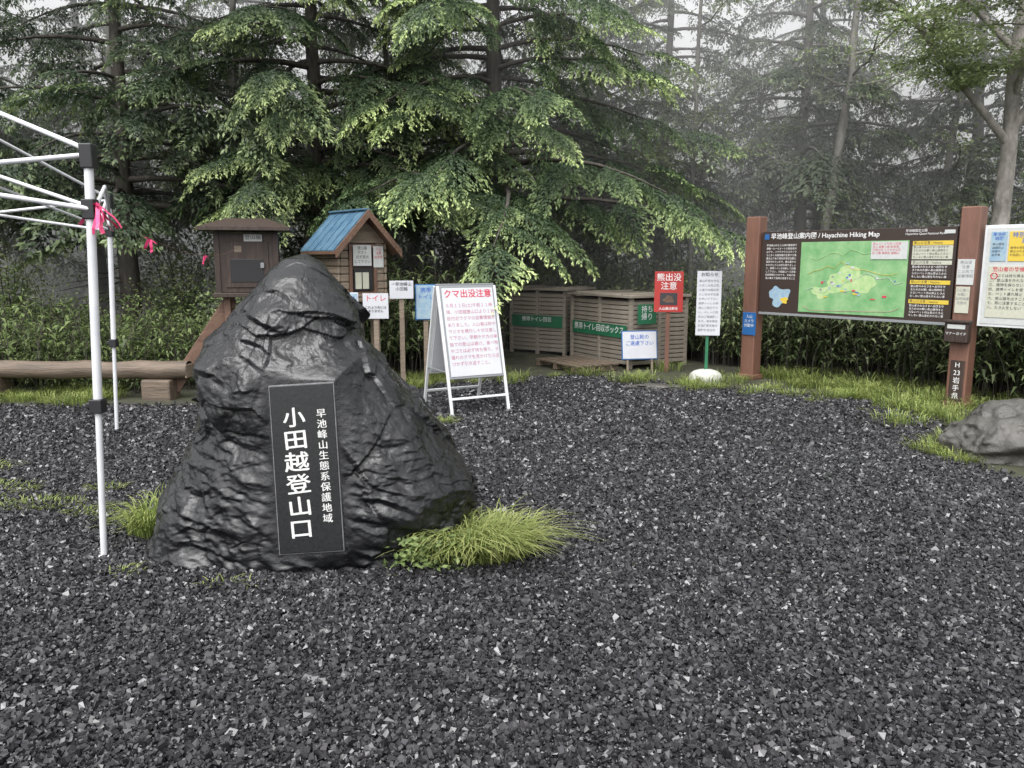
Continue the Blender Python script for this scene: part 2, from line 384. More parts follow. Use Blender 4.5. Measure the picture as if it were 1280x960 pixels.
for a,b in [(C1,C2),(C2,C3),(C3,C4),(C4,C1)]:
    m=(a+b)/2; n=np.array((-(b-a)[1],(b-a)[0])); n=n/np.linalg.norm(n)*.02
    for (p,z0_,q,z1_,sgn) in [(a,2.12,m,1.86,1),(a,1.85,m,2.10,-1),(m,1.86,b,2.12,1),(m,2.10,b,1.85,-1)]:
        k+=1; tubeobj(cf,f"scissor_bar_{k}",[P3(p+n*sgn,z0_),P3(q+n*sgn,z1_)],.0125,M_steel,8)
ctr=(C1+C3)/2
for i,c in enumerate([C1,C2,C3,C4]):
    mid=c*.5+ctr*.5
    tubeobj(cf,f"roof_strut_{i+1}",[P3(c,2.14),P3(mid,2.58),P3(ctr,2.98)],.0125,M_steel,8)
    tubeobj(cf,f"roof_brace_{i+1}",[P3(c,1.86),P3(mid,2.20),P3(mid,2.57)],.011,M_steel,8)
tubeobj(cf,"centre_mast",[P3(ctr,2.3),P3(ctr,3.02)],.02,M_steel)
def ribbon(parent,name,base,n,L,seed):
    rng=rs(seed); s=Soup()
    for i in range(n):
        a=rng.uniform(0,6.28); d0=np.array((math.cos(a)*.3,math.sin(a)*.3,rng.uniform(-1,.1))); p=np.array(base,float)+rng.normal(0,.008,3); w_=np.array((-math.sin(a),math.cos(a),.3))*.009
        pts=[p]
        for j in range(5):
            d0=d0+rng.normal(0,.3,3)+np.array((0,0,-.3)); d0/=np.linalg.norm(d0); pts.append(pts[-1]+d0*L/5)
        for j in range(5): s.quads(np.array([[pts[j]-w_,pts[j]+w_,pts[j+1]+w_,pts[j+1]-w_]]),0)
    return s.obj(name,[M_pink],parent)
tp=empty("pink_marking_tape")
ribbon(tp,"tape_bundle",(-2.09,4.06,1.87),11,.16,1)
A=np.array((-2.13,4.08,1.88)); D=np.array((-3.1,9.0,1.72))
def sag(a,b,s_,n=14): 
    t=np.linspace(0,1,n)[:,None]; return a*(1-t)+b*t-np.array((0,0,1))*s_*4*t*(1-t)
tubeobj(tp,"string",sag(A,D,.16),.0022,M_redtrim,6)
for i,t in enumerate([.22,.6]):
    p=sag(A,D,.16,101)[int(t*100)]
    ribbon(tp,f"tag_{i}",p,3,.08,10+i)
tubeobj(tp,"string_low",sag(np.array((-3.63,7.22,1.55)),np.array((-3.3,9.1,.5)),.1),.002,M_redtrim,6)

# ------------------------------------------------------------------ A-frame sign
af=empty("standing_notice_board",(-.5,8.4,0),(0,0,R(29)))
tl=math.atan(.34/1.32)
for nm,sg in (("front",1),("back",-1)):
    e=empty(nm+"_leaf",(0,-.37*sg,0),(-tl*sg,0,0),af)
    Ht=1.365
    box(e,"stile_left",(-.345,-.315),(-.012,.012),(0,Ht),M_whiteframe,.004)
    box(e,"stile_right",(.315,.345),(-.012,.012),(0,Ht),M_whiteframe,.004)
    box(e,"rail_low",(-.315,.315),(-.010,.010),(.17,.195),M_whiteframe,.003)
    box(e,"panel_frame",(-.315,.315),(-.014,.010),(.385,Ht),M_grey if sg>0 else M_whiteframe,.004)
    box(e,"panel",(-.295,.295),(-.019,.006),(.41,Ht-.025),M_white,.002)
    for sx in(-.33,.33): box(e,"foot",(sx-.02,sx+.02),(-.018,.018),(.006,.03),M_grey,.003)
    if sg>0:
        text(e,"headline","クマ出没注意",.093,0,Ht-.045,-.0205,M_txtred,off=.0015)
        text(e,"body","６月１１日(土)午前１１時\n頃、小田越登山口より１合\n目付近でクマの目撃情報が\nありました。入山者は鈴や\nラジオを携行し十分注意し\nて下さい。早朝や夕方の単\n独での登山は避け、食べ物\nやゴミは必ず持ち帰り、子\n連れのクマを見かけたら近\nづかず引き返すこと。",.047,-.275,Ht-.19,-.0205,M_txtpink,'LEFT',line=1.45)
box(af,"hinge",(-.33,.33),(-.03,.03),(1.315,1.345),M_grey,.004)
for sx in (-.33,.33): box(af,"stay",(sx-.006,sx+.006),(-.26,.26),(.44,.455),M_grey,.002)

# ------------------------------------------------------------------ information board
ib=empty("hiking_map_board",(3.23,10.59,0),(0,0,R(-51.3)))
for i,x in enumerate((0,2.66,5.3)):
    box(ib,f"post_{i+1}",(x-.10,x+.10),(-.09,.09),(-.1,2.15),M_brownpost,.012)
    box(ib,f"post_base_{i+1}",(x-.125,x+.125),(-.115,.115),(0,.065),M_brownpost,.01)
box(ib,"map_panel",(.13,2.53),(-.055,.03),(.90,1.95),M_boardbrown,.004)
box(ib,"frame_bottom",(.13,2.53),(-.065,-.056),(.885,.915),M_grey,.002)
Y=-.059
text(ib,"title","早池峰登山案内図 / Hayachine Hiking Map",.080,.26,1.925,Y-.001,M_txtwhite,'LEFT',off=.0008)
box(ib,"title_icon",(.17,.235),(-.06,-.057),(1.85,1.92),M_blue,.001)
text(ib,"title_small","早池峰国定公園\nHayachine Quasi-National Park",.034,1.98,1.93,Y-.001,M_txtwhite,'LEFT',line=1.0)
box(ib,"title_tag",(2.40,2.51),(-.06,-.057),(1.875,1.915),M_pale,.001)
box(ib,"map_sheet",(.70,2.03),(-.060,-.050),(.945,1.81),M_map,.001)
def blob(parent,name,cx,cz,rx,rz,y,m,seed,n=36):
    rng=rs(seed); ph=rng.uniform(0,6.28,4)
    pts=[]
    for i in range(n):
        a=2*math.pi*i/n; r=1+.18*math.sin(3*a+ph[0])+.12*math.sin(5*a+ph[1])+.06*math.sin(9*a+ph[2]); pts.append((cx+rx*r*math.cos(a),y,cz+rz*r*math.sin(a)))
    me=bpy.data.meshes.new(name); me.from_pydata(pts,[],[tuple(range(n))]); me.materials.append(m); me.update()
    o=bpy.data.objects.new(name,me); COL.objects.link(o); o.parent=parent; return o
blob(ib,"map_ridge",1.36,1.34,.30,.15,-.0615,M_mapin,2)
blob(ib,"map_ridge_b",1.0,1.20,.12,.07,-.0618,M_mapin,4)
for i in range(30):
    rng=rs(100+i); cx=1.36+rng.normal(0,.20); cz=1.28+rng.normal(0,.11)
    m=[M_txtred,M_txtblue,M_white,M_palegreen,M_yellow,M_txtgrey][i%6]
    w_=rng.uniform(.008,.028);h_=rng.uniform(.006,.014)
    box(ib,f"map_mark_{i}",(cx-w_,cx+w_),(-.0640,-.0622-.0001*i/10),(cz-h_,cz+h_),m,0)
for i in range(4):
    rng=rs(300+i); pts=[(.78+.02*i,-.0625,1.02+.2*i)]
    for j in range(14): pts.append((pts[-1][0]+.085,-.0625,pts[-1][2]+rng.normal(0,.035)))
    tubeobj(ib,f"map_road_{i}",[p for p in pts if .72<p[0]<2.0 and .96<p[2]<1.8],.0022,[M_txtpink,M_pale,M_yellow,M_mapin][i],5)
box(ib,"map_legend",(1.60,2.02),(-.0665,-.0645),(1.60,1.80),M_pale,.0005)
text(ib,"map_legend_text","登山コース凡例 小田越\n頂上 避難小屋 駐車場\n河原の坊 うすゆき山荘\n岳 江繋 薬師岳 鶏頭山",.032,1.615,1.79,-.0672,M_txtred,'LEFT',line=1.1)
JP="早池峰山は北上山地の最高峰で\n標高一九一七メートル蛇紋岩の\n山です。ハヤチネウスユキソウ\nなど多くの固有種が生育する貴\n重な山であり特別天然記念物に\n指定されています。登山道から\n外れずにゴミは持ち帰りましょ\nう。携帯トイレを持参して利用\nして下さい。小田越コース往復\n約四時間三十分です。天候の急\n変に備えて雨具を用意すること\n"
text(ib,"left_column",JP,.031,.205,1.79,Y-.0015,M_txtwhite,'LEFT',line=1.35)
blob(ib,"inset_map",.42,1.13,.14,.12,-.0605,M_palegreen,7)
blob(ib,"inset_map_b",.50,1.08,.05,.04,-.0612,M_yellow,8)
z=1.80
for i in range(4):
    box(ib,f"right_heading_{i}",(2.07,2.50),(-.0600,-.057),(z-.045,z),M_yellow if i!=1 else M_cream,.0005)
    if i in(0,1):
        box(ib,f"right_block_{i}",(2.07,2.50),(-.0600,-.057),(z-.20,z-.05),M_boardbrown if i else M_cream,.0005)
    text(ib,f"right_text_{i}","登山者のみなさまへ自然を守\nるためのお願い高山植物をと\nらないペット持込禁止たき火\nをしない登山道を外れない事\n",.029,2.08,z-.055,-.0610,M_txtblack if i==0 else M_txtwhite,'LEFT',line=1.25)
    text(ib,f"right_head_text_{i}","登山の注意 / Notice",.036,2.08,z-.004,-.0610,M_txtblack,'LEFT')
    z-=.215
box(ib,"notice_panel",(2.80,5.16),(-.055,.03),(.90,1.95),M_whiteframe,.004)
box(ib,"notice_backing",(2.83,5.13),(-.060,-.05),(.93,1.92),M_pale,.001)
def poster(x0,x1,z0,z1,m,head,hm,body,bm_,hs_=.05,bs_=.028,k=0):
    box(ib,f"poster_{k}",(x0,x1),(-.066,-.061),(z0,z1),m,.0005)
    text(ib,f"poster_head_{k}",head,hs_,(x0+x1)/2,z1-.01,-.0675,hm,off=.0006)
    text(ib,f"poster_body_{k}",body,bs_,x0+.015,z1-.03-hs_*(head.count('\n')+1)*1.05,-.0675,bm_,'LEFT',line=1.3)
poster(2.87,3.02,1.58,1.88,M_palegreen,"早池峰\n地域",M_txtblue,"高山植物\n盗掘防止\n巡視中\n岩手県",M_txtblack,.04,k=1)
poster(3.04,3.50,1.58,1.88,M_yellow,"特別天然記念物\n高山植物",M_txtblue,"植物の採取は法律で\n罰せられます。監視員\nが巡回しています。",M_txtblack,.058,k=2)
poster(2.87,3.30,1.00,1.53,M_cream,"登山者の皆様へ",M_txtred,"一、ゴミは持ち帰る\n二、登山道を外れない\n三、植物を採らない\n四、携帯トイレを使う\n五、ペット連れ禁止\n六、登山届を出すこと\n七、熊に注意すること\n八、たき火をしない",M_txtblack,.05,.036,k=3)
poster(3.34,3.75,1.00,1.53,M_white,"交通規制の\nお知らせ",M_txtblue,"期間 六月から八月\n土曜日曜祝日\n午前五時から午後一時\nシャトルバスを利用\nして下さい",M_txtblack,.05,.036,k=4)
poster(3.80,4.4,1.00,1.85,M_white,"早池峰山\n花ごよみ",M_txtred,"ハヤチネウスユキソウ\nナンブトラノオ\nミヤマオダマキ\nチングルマ\nコバイケイソウ",M_txtblack,.07,.045,k=5)
s=Soup(); th=np.linspace(0,2*np.pi,25); s.tube(np.stack([2.93+.03*np.cos(th),np.full(25,-.068),1.43+.03*np.sin(th)],1),.005,6,0); s.obj("no_entry_ring",[M_txtred],ib)
F_=-.092
box(ib,"post_notice_a",(2.575,2.745),(F_-.006,F_),(1.33,1.60),M_pale,.001); text(ib,"post_notice_a_text","熊出没\n注意\nこの先で\n目撃情報",.04,2.66,1.585,F_-.0075,M_txtgrey,line=1.2)
box(ib,"post_notice_b",(2.58,2.72),(F_-.006,F_),(1.03,1.31),M_cream,.001); text(ib,"post_notice_b_text","入山者へ\nお願い\n自然保護\n花巻市",.035,2.65,1.29,F_-.0075,M_txtgrey,line=1.3)
box(ib,"counter_box",(2.53,2.77),(-.18,-.091),(.72,.93),M_wooddark,.006); box(ib,"counter_lid",(2.52,2.78),(-.20,-.088),(.93,.955),M_wooddark,.004)
box(ib,"counter_label",(2.56,2.74),(-.184,-.1805),(.865,.91),M_pale,.0005); text(ib,"counter_text","マナーガイド",.036,2.65,.83,-.1815,M_txtwhite)
box(ib,"year_plate",(2.595,2.735),(F_-.010,F_),(.07,.52),M_wooddark,.002)
for i,ch in enumerate(("H","23","岩","手","県")): text(ib,"year_text",ch,.074,2.665,.505-i*.085,F_-.0115,M_txtwhite)
bp_=box(ib,"blue_plate",(-.08,.12),(F_-.012,F_),(.60,.90),M_blue,.002); text(ib,"blue_text","入山\nカメラ\n作動中",.05,.02,.87,F_-.0135,M_txtwhite,line=1.2)

# ------------------------------------------------------------------ red sign, white sign
def stake_sign(name,loc,yaw,w_,z0,z1,m,postm,posth,txts,base=None,fr=None,postw=.03):
    e=empty(name,loc,(0,0,R(yaw)))
    box(e,"post",(-postw,postw),(.0,.04),(-.05,posth),postm,.004)
    if fr: box(e,"frame",(-w_/2-.012,w_/2+.012),(-.012,-.001),(z0-.012,z1+.012),fr,.002)
    box(e,"panel",(-w_/2,w_/2),(-.018,-.002),(z0,z1),m,.002)
    for (s_,size,x,z,tm,al,ln) in txts: text(e,"lettering",s_,size,x,z,-.0195,tm,al,line=ln,off=.0006)
    return e
rsn=stake_sign("red_fire_warning_sign",(2.215,11.2,0),-8,.40,.86,1.43,M_red,M_brownpost,1.3,[("熊出没\n注意",.115,0,1.40,M_txtwhite,'CENTER',1.05),("入山者は鈴を",.045,0,.93,M_txtwhite,'CENTER',1)])
box(rsn,"picture",(-.12,.12),(-.0225,-.0185),(.96,1.13),M_txtblack,.001)
blob(rsn,"bear_picture",0,1.04,.07,.05,-.0235,M_redtrim,3)
wsn=stake_sign("white_notice_sign",(2.545,10.24,0),-8,.31,.62,1.45,M_white,M_green,1.3,[("お知らせ",.055,0,1.43,M_txtblack,'CENTER',1),("高山植物を守る\nためこの先の登\n山道では踏み荒\nらしをせず木道\nを歩いて下さい\n携帯トイレの使\n用にご協力下さ\nい。ペットの同\n伴はご遠慮願い\nます。岩手県自\n然保護課花巻市\n遠野市 宮古市",.036,-.13,1.34,M_txtgrey,'LEFT',1.6)],postw=.02)
s=Soup()
prof=[(.0,.215),(.05,.22),(.11,.20),(.15,.15),(.17,.08),(.175,.0)]
th=np.linspace(0,2*np.pi,32,endpoint=False)
V=np.array([[(r*math.cos(a),.02+r*.8*math.sin(a),z) for a in th] for z,r in prof]).reshape(-1,3)
i=np.arange(len(prof)-1)[:,None]*32;j=np.arange(32)[None];k=(j+1)%32
s.raw(V,np.stack([i+j,i+k,i+32+k,i+32+j],-1),0,0,True); s.obj("concrete_base",[M_concrete],wsn)

# ------------------------------------------------------------------ collection boxes
def crate(name,loc,yaw,L,D_,H,label):
    e=empty(name,loc,(0,0,R(yaw)))
    box(e,"core",(.03,L-.03),(.03,D_-.03),(.05,H-.05),M_boxdark,0)
    for x in (0,L/2-.03,L-.06):
        for y in ((-.004),(D_-.056)):
            box(e,"upright",(x,x+.06),(y,y+.06),(.0,H-.02),M_boxwood,.004)
    for y in (D_/2-.03,):
        for x in(-.004,L-.056): box(e,"side_upright",(x,x+.06),(y,y+.06),(.0,H-.02),M_boxwood,.004)
    n=14
    for i in range(n):
        z0=.06+i*(H-.12)/n; z1=z0+(H-.12)/n*.78
        box(e,"front_slat",(.01,L-.01),(.012,.03),(z0,z1),M_boxwood,.002)
        box(e,"back_slat",(.01,L-.01),(D_-.03,D_-.012),(z0,z1),M_boxwood,.002)
        box(e,"left_slat",(.012,.03),(.031,D_-.031),(z0,z1),M_boxwood,.002)
        box(e,"right_slat",(L-.03,L-.012),(.031,D_-.031),(z0,z1),M_boxwood,.002)
    box(e,"lid",(-.035,L+.035),(-.045,D_+.03),(H-.02,H+.02),M_boxwood,.004)
    for x in (L*.12,L*.88): box(e,"lid_batten",(x-.03,x+.03),(-.03,D_+.01),(H+.02,H+.04),M_boxwood,.003)
    box(e,"banner",(L*.05,L*.95),(-.012,-.005),(H*.42,H*.60),M_green,.001)
    text(e,"banner_text",label,L*.075,L*.5,H*.575,-.0135,M_txtwhite,off=.0005)
    return e
crate("wooden_collection_box",(-.04,13.75,0),-36,1.15,.9,1.10,"携帯トイレ回収")
c2=crate("wooden_collection_box",(.95,12.80,0),-60,1.55,1.1,1.06,"携帯トイレ回収ボックス")
g=empty("face",(1.60,.0,0),(0,0,R(90)),c2)
box(g,"green_plate",(.08,.42),(-.018,-.006),(.66,.95),M_green,.002); text(g,"green_plate_text","持ち\n帰り",.11,.25,.93,-.0195,M_txtwhite)
ws=empty("white_blue_notice_board",(1.86,11.35,0),(R(-8),0,R(10)))
box(ws,"frame",(-.27,.27),(-.01,.01),(.16,.58),M_blue,.003); box(ws,"panel",(-.255,.255),(-.016,.0),(.175,.565),M_white,.002)
box(ws,"leg_a",(-.2,-.17),(-.005,.01),(-.02,.17),M_wood,.002);box(ws,"leg_b",(.17,.2),(-.005,.01),(-.02,.17),M_wood,.002)
text(ws,"lettering","登山靴の\nご遠慮下さい",.072,0,.52,-.0175,M_txtblue,line=1.25,off=.0006)
pa=empty("wooden_pallet",(.35,11.9,0),(0,0,R(-60)))
for i in range(5): box(pa,"slat",(0,1.1),(i*.16,i*.16+.12),(.09,.115),M_woodh,.003)
for x in(.03,.5,.97): box(pa,"bearer",(x,x+.09),(0,.76),(.01,.089),M_woodh,.003)

# ------------------------------------------------------------------ wooden post boxes
hb=empty("wooden_register_hut",(-2.03,10.0,0),(0,0,R(40)))
W=.34;D_=.32;z0=1.14;z1=1.80;za=2.16
for sx in(-.22,.22):
    for sy in(-.2,.2): box(hb,"leg",(sx-.045,sx+.045),(sy-.045,sy+.045),(-.05,z0-.05),M_wood,.006)
box(hb,"floor",(-W-.05,W+.05),(-D_-.09,D_+.04),(z0-.05,z0-.001),M_wood,.004)
n=7
for i in range(n):
    a=z0+i*(z1-z0)/n; b=a+(z1-z0)/n-.006
    box(hb,"log_left",(-W,-W+.04),(-D_,D_),(a,b),M_wood,.012)
    box(hb,"log_right",(W-.04,W),(-D_,D_),(a,b),M_wood,.012)
    box(hb,"log_back",(-W+.041,W-.041),(D_-.04,D_),(a,b),M_wood,.012)
    box(hb,"log_front_l",(-W+.041,-.19),(-D_+.004,-D_+.044),(a,b),M_wood,.012)
    box(hb,"log_front_r",(.19,W-.041),(-D_+.004,-D_+.044),(a,b),M_wood,.012)
prism(hb,"gable_front",[(-W,z1),(W,z1),(0,za-.05)],-D_+.003,-D_+.03,M_wood)
prism(hb,"gable_back",[(-W,z1),(W,z1),(0,za-.05)],D_-.03,D_-.003,M_wood)
box(hb,"inner",(-.189,.189),(-D_+.02,D_-.05),(z0,z1-.001),M_wooddark,0)
box(hb,"door_frame_l",(-.19,-.15),(-D_-.012,-D_+.019),(z0+.02,z1-.02),M_redtrim,.003)
box(hb,"door_frame_r",(.15,.19),(-D_-.012,-D_+.019),(z0+.02,z1-.02),M_redtrim,.003)
box(hb,"door_frame_t",(-.15,.15),(-D_-.012,-D_+.019),(z1-.06,z1-.02),M_redtrim,.003)
box(hb,"door_frame_b",(-.15,.15),(-D_-.012,-D_+.019),(z0+.02,z0+.06),M_redtrim,.003)
box(hb,"shelf",(-.24,.24),(-D_-.09,-D_-.013),(z0+.01,z0+.035),M_wood,.003)
box(hb,"paper_a",(-.14,.11),(-D_-.018,-D_-.012),(1.52,1.77),M_pale,.001); text(hb,"paper_a_text","登山届\nポスト\n必ず提出\nして下さい",.045,-.015,1.755,-D_-.0195,M_txtblack,line=1.2)
box(hb,"paper_b",(.14,.28),(-D_-.018,-D_-.0125),(1.50,1.76),M_pale,.001); text(hb,"paper_b_text","入山\n注意\n岩手県",.04,.21,1.74,-D_-.0195,M_txtred,line=1.2)
box(hb,"window",(-.13,.13),(-D_+.0,-D_+.018),(1.22,1.48),M_black,.001)
for p_ in (-.07,.03): box(hb,"leaflets",(p_-.04,p_+.045),(-D_-.004,-D_-.0005),(1.24,1.44),M_cream,.001)
ov=.11; sl_=(za-z1)/W
ex=W+ov; ez=z1-ov*sl_
def slope(nm,s_,m,t0,t1,y0,y1):
    prism(hb,nm,[(0,za+t0),(s_*ex,ez+t0),(s_*ex,ez+t1),(0,za+t1)],y0,y1,m)
for s_,nm in((-1,"left"),(1,"right")):
    slope("roof_deck_"+nm,s_,M_redtrim,-.025,.012,-D_-.16,D_+.12)
    slope("roof_metal_"+nm,s_,M_bluemetal,.013,.024,-D_-.13,D_+.13)
    for i in range(6):
        yy=-D_-.12+i*(2*D_+.23)/5; slope("roof_seam_"+nm,s_,M_bluemetal,.0245,.036,yy-.007,yy+.007)
    slope("rake_board_"+nm,s_,M_redtrim,-.065,.03,-D_-.185,-D_-.161)
box(hb,"ridge_cap",(-.04,.04),(-D_-.14,D_+.14),(za+.022,za+.045),M_bluemetal,.006)

db=empty("dark_wooden_post_box",(-3.08,9.35,0),(0,0,R(12)))
box(db,"body",(-.33,.33),(-.25,.25),(1.22,1.90),M_wooddark,.006)
for x in(-.35,.29): box(db,"corner_stile",(x,x+.06),(-.262,-.20),(1.20,1.91),M_wooddark,.004)
box(db,"door",(-.24,.24),(-.262,-.2505),(1.28,1.80),M_wooddark,.004)
box(db,"door_panel_recess",(-.18,.18),(-.268,-.2625),(1.34,1.60),M_black,.003)
box(db,"sill",(-.38,.38),(-.30,.28),(1.17,1.219),M_wooddark,.005)
vv=[(-.50,-.45,1.92),(.50,-.45,1.92),(.50,.40,1.92),(-.50,.40,1.92),(-.50,-.45,1.955),(.50,-.45,1.955),(.50,.40,1.955),(-.50,.40,1.955),(-.22,-.02,2.07),(.22,-.02,2.07)]
ff=[(3,2,1,0),(0,1,5,4),(1,2,6,5),(2,3,7,6),(3,0,4,7),(4,5,9,8),(6,7,8,9),(5,6,9),(7,4,8)]
me=bpy.data.meshes.new("roof"); me.from_pydata(vv,[],ff); me.materials.append(M_wooddark); o=bpy.data.objects.new("roof",me); COL.objects.link(o); o.parent=db
box(db,"label",(-.02,.18),(-.272,-.2665),(1.80,1.88),M_pale,.001); text(db,"label_text","登山届",.06,.08,1.875,-.2735,M_txtblack)
box(db,"slot_paper",(-.13,-.05),(-.268,-.2625),(1.68,1.75),M_wood,.001)
box(db,"handle",(.15,.19),(-.285,-.2625),(1.50,1.56),M_grey,.003)
for x in(-.28,.22): box(db,"leg",(x,x+.07),(-.2,-.13),(-.05,1.17),M_redtrim,.005)
for x in(-.28,.22): box(db,"leg_rear",(x,x+.07),(.13,.2),(-.05,1.17),M_redtrim,.005)
box(db,"brace",(-.075,.075),(-.26,-.22),(-.62,.62),M_redtrim,.006,rot=(0,R(34),0)).location=(-.56,-.1,.62)

stake_sign("blue_white_notice_sign",(-1.98,9.35,0),8,.30,.90,1.20,M_palegreen,M_wood,1.1,[("登山道\n入口",.085,0,1.17,M_txtblue,'CENTER',1.1)],fr=M_white)
stake_sign("toilet_sign",(-1.62,9.4,0),5,.30,.90,1.20,M_white,M_wood,1.1,[("トイレ",.085,0,1.18,M_txtred,'CENTER',1),("これより先には\nありません",.036,0,1.05,M_txtblack,'CENTER',1.2)])
stake_sign("direction_notice_sign",(-1.36,9.75,0),12,.29,1.12,1.34,M_white,M_wood,1.2,[("→早池峰山\n小田越",.05,0,1.32,M_txtblack,'CENTER',1.15)])
stake_sign("blue_picture_sign",(-1.08,9.9,0),14,.24,.86,1.28,M_palegreen,M_wood,1.2,[("携帯\nトイレ",.07,0,1.25,M_txtblue,'CENTER',1.2)],fr=M_blue)

lr=empty("log_rail",(-3.72,9.0,0),(0,0,R(180-3)))
s=Soup()
rng=rs(4); xs=np.linspace(0,7,24); s.tube(np.stack([xs,rng.normal(0,.006,24),.33+rng.normal(0,.006,24)],1),.105+rng.normal(0,.004,24),14,0); 
s.obj("log",[M_woodh],lr); box(lr,"log_end",(-.004,.02),(-.085,.085),(.25,.41),M_wood,.02)
for x in(.35,2.4,4.4,6.4): box(lr,"block",(x-.17,x+.17),(-.14,.14),(-.02,.235),M_woodh,.02)

# ------------------------------------------------------------------ vegetation generators
def leafquads(P,ang,pitch,length,width,rng,roll=.5):
    N=len(P)
    dv=np.stack([np.cos(ang)*np.cos(pitch),np.sin(ang)*np.cos(pitch),np.sin(pitch)],1)
    sd=np.stack([-np.sin(ang),np.cos(ang),np.zeros(N)],1)
    up=np.cross(dv,sd); r=rng.normal(0,roll,N)[:,None]
    wv=sd*np.cos(r)+up*np.sin(r)
    L=np.asarray(length).reshape(-1,1); Wd=np.asarray(width).reshape(-1,1)
    mid=P+dv*L*.45
    return np.stack([P,mid+wv*Wd,P+dv*L,mid-wv*Wd],1)
def bough(rng,L,leaf,sp,cl,droop):
    n=max(4,int(L/sp)); s=np.linspace(.08,1,n); ph=rng.uniform(0,6)
    ax=np.stack([L*s,.07*L*np.sin(2.5*s+ph),.10*L*s-droop*L*s**2],1)
    Q=[];T=[]
    for side in(-1,1):
        a=side*(np.radians(62-28*s)+rng.normal(0,.12,n))
        tlen=L*(.07+.40*(1-s)**.8)*np.minimum(1,s*3+.35)*rng.uniform(.6,1.25,n)
        mx=tlen.max(); m=max(3,int(mx/cl))
        t=rng.rand(n,m); keep=rng.rand(n,m)<(tlen/mx)[:,None]
        A=np.broadcast_to(a[:,None],(n,m)); TL=tlen[:,None]
        P=np.stack([ax[:,None,0]+np.cos(A)*TL*t,ax[:,None,1]+np.sin(A)*TL*t,ax[:,None,2]-droop*1.3*TL*t**2+rng.normal(0,leaf*.12,(n,m))],-1)
        P=P[keep];tt=t[keep];aa=A[keep];ss=np.broadcast_to(s[:,None],(n,m))[keep]
        N=len(P); la=aa+rng.choice([-1,1],N)*rng.uniform(.15,.9,N)
        Q.append(leafquads(P,la,rng.normal(-.30,.3,N)-.45*tt,leaf*rng.uniform(.6,1.25,N),leaf*rng.uniform(.13,.23,N),rng))
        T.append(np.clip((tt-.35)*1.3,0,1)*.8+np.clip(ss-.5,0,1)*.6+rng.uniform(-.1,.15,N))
    return np.concatenate(Q),np.clip(np.concatenate(T),0,1),ax
def xf(Q,az_,pitch,roll,sc,loc):
    M=(Matrix.Rotation(az_,3,'Z')@Matrix.Rotation(-pitch,3,'Y')@Matrix.Rotation(roll,3,'X'))
    return (Q@np.array(M).T)*sc+np.asarray(loc)
def conifer(seed,H,R0,zmin,nl,leaf=.07,sp=.05,cl=.035,per=7,trunk=.17,lbase=1.15,bright=1.0,bare=0):
    rng=rs(seed); s=Soup()
    B=[bough(rng,lbase,leaf,sp,cl,rng.uniform(.3,.6)) for _ in range(6)]
    n=16; zz=np.linspace(-.1,H,n); wob=np.cumsum(rng.normal(0,.03,(n,2)),0)
    TP=np.stack([wob[:,0],wob[:,1],zz],1); s.tube(TP,trunk*(1-zz.clip(0)/H*.93)+.01,10,1)
    for i in range(bare):
        z=rng.uniform(.8,zmin+1.2); a=rng.uniform(0,6.28); l=rng.uniform(.4,1.3); pt=[np.array([np.interp(z,zz,TP[:,0]),np.interp(z,zz,TP[:,1]),z])]
        for j in range(4): pt.append(pt[-1]+np.array([math.cos(a),math.sin(a),rng.uniform(-.3,.15)])*l/4); a+=rng.normal(0,.3)
        s.tube(np.array(pt),np.linspace(.014,.004,5),4,1)
    for i in range(nl):
        f=(i+rng.rand())/nl; z=zmin+(H-zmin)*f**1.15; a=i*2.39996+rng.normal(0,.3)
        l=R0*((1-f)**.75*.95+.08)*rng.uniform(.65,1.15)
        base=np.array([np.interp(z,zz,TP[:,0]),np.interp(z,zz,TP[:,1]),z])
        t=np.linspace(0,1,7); rise=rng.uniform(.0,.3)
        lx=l*t; lz=l*(rise*t-.30*t**2); cur=rng.normal(0,.12)*l*t**2
        PP=base+np.stack([np.cos(a)*lx-np.sin(a)*cur,np.sin(a)*lx+np.cos(a)*cur,lz],1)
        s.tube(PP,np.linspace(.02+.012*l,.006,7),5,1)
        k=max(2,int(per*(.4+.6*l/R0)))
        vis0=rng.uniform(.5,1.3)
        for j in range(k):
            tf=.22+.78*(j+rng.rand()*.6)/k if j<k-1 else 1.0
            p=np.array([np.interp(tf,t,PP[:,q]) for q in range(3)])
            side=(-1)**j; off=side*rng.uniform(.35,1.15)*(1-.6*max(0,tf-.5)) if j<k-1 else rng.normal(0,.15)
            Q,T,_=B[rng.randint(6)]
            sc=rng.uniform(.7,1.2)*(.62+.38*(1-f))*min(1.1,.55+.25*l)
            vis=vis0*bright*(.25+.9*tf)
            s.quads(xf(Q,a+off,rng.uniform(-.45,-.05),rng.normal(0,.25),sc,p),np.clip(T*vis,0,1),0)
    return s
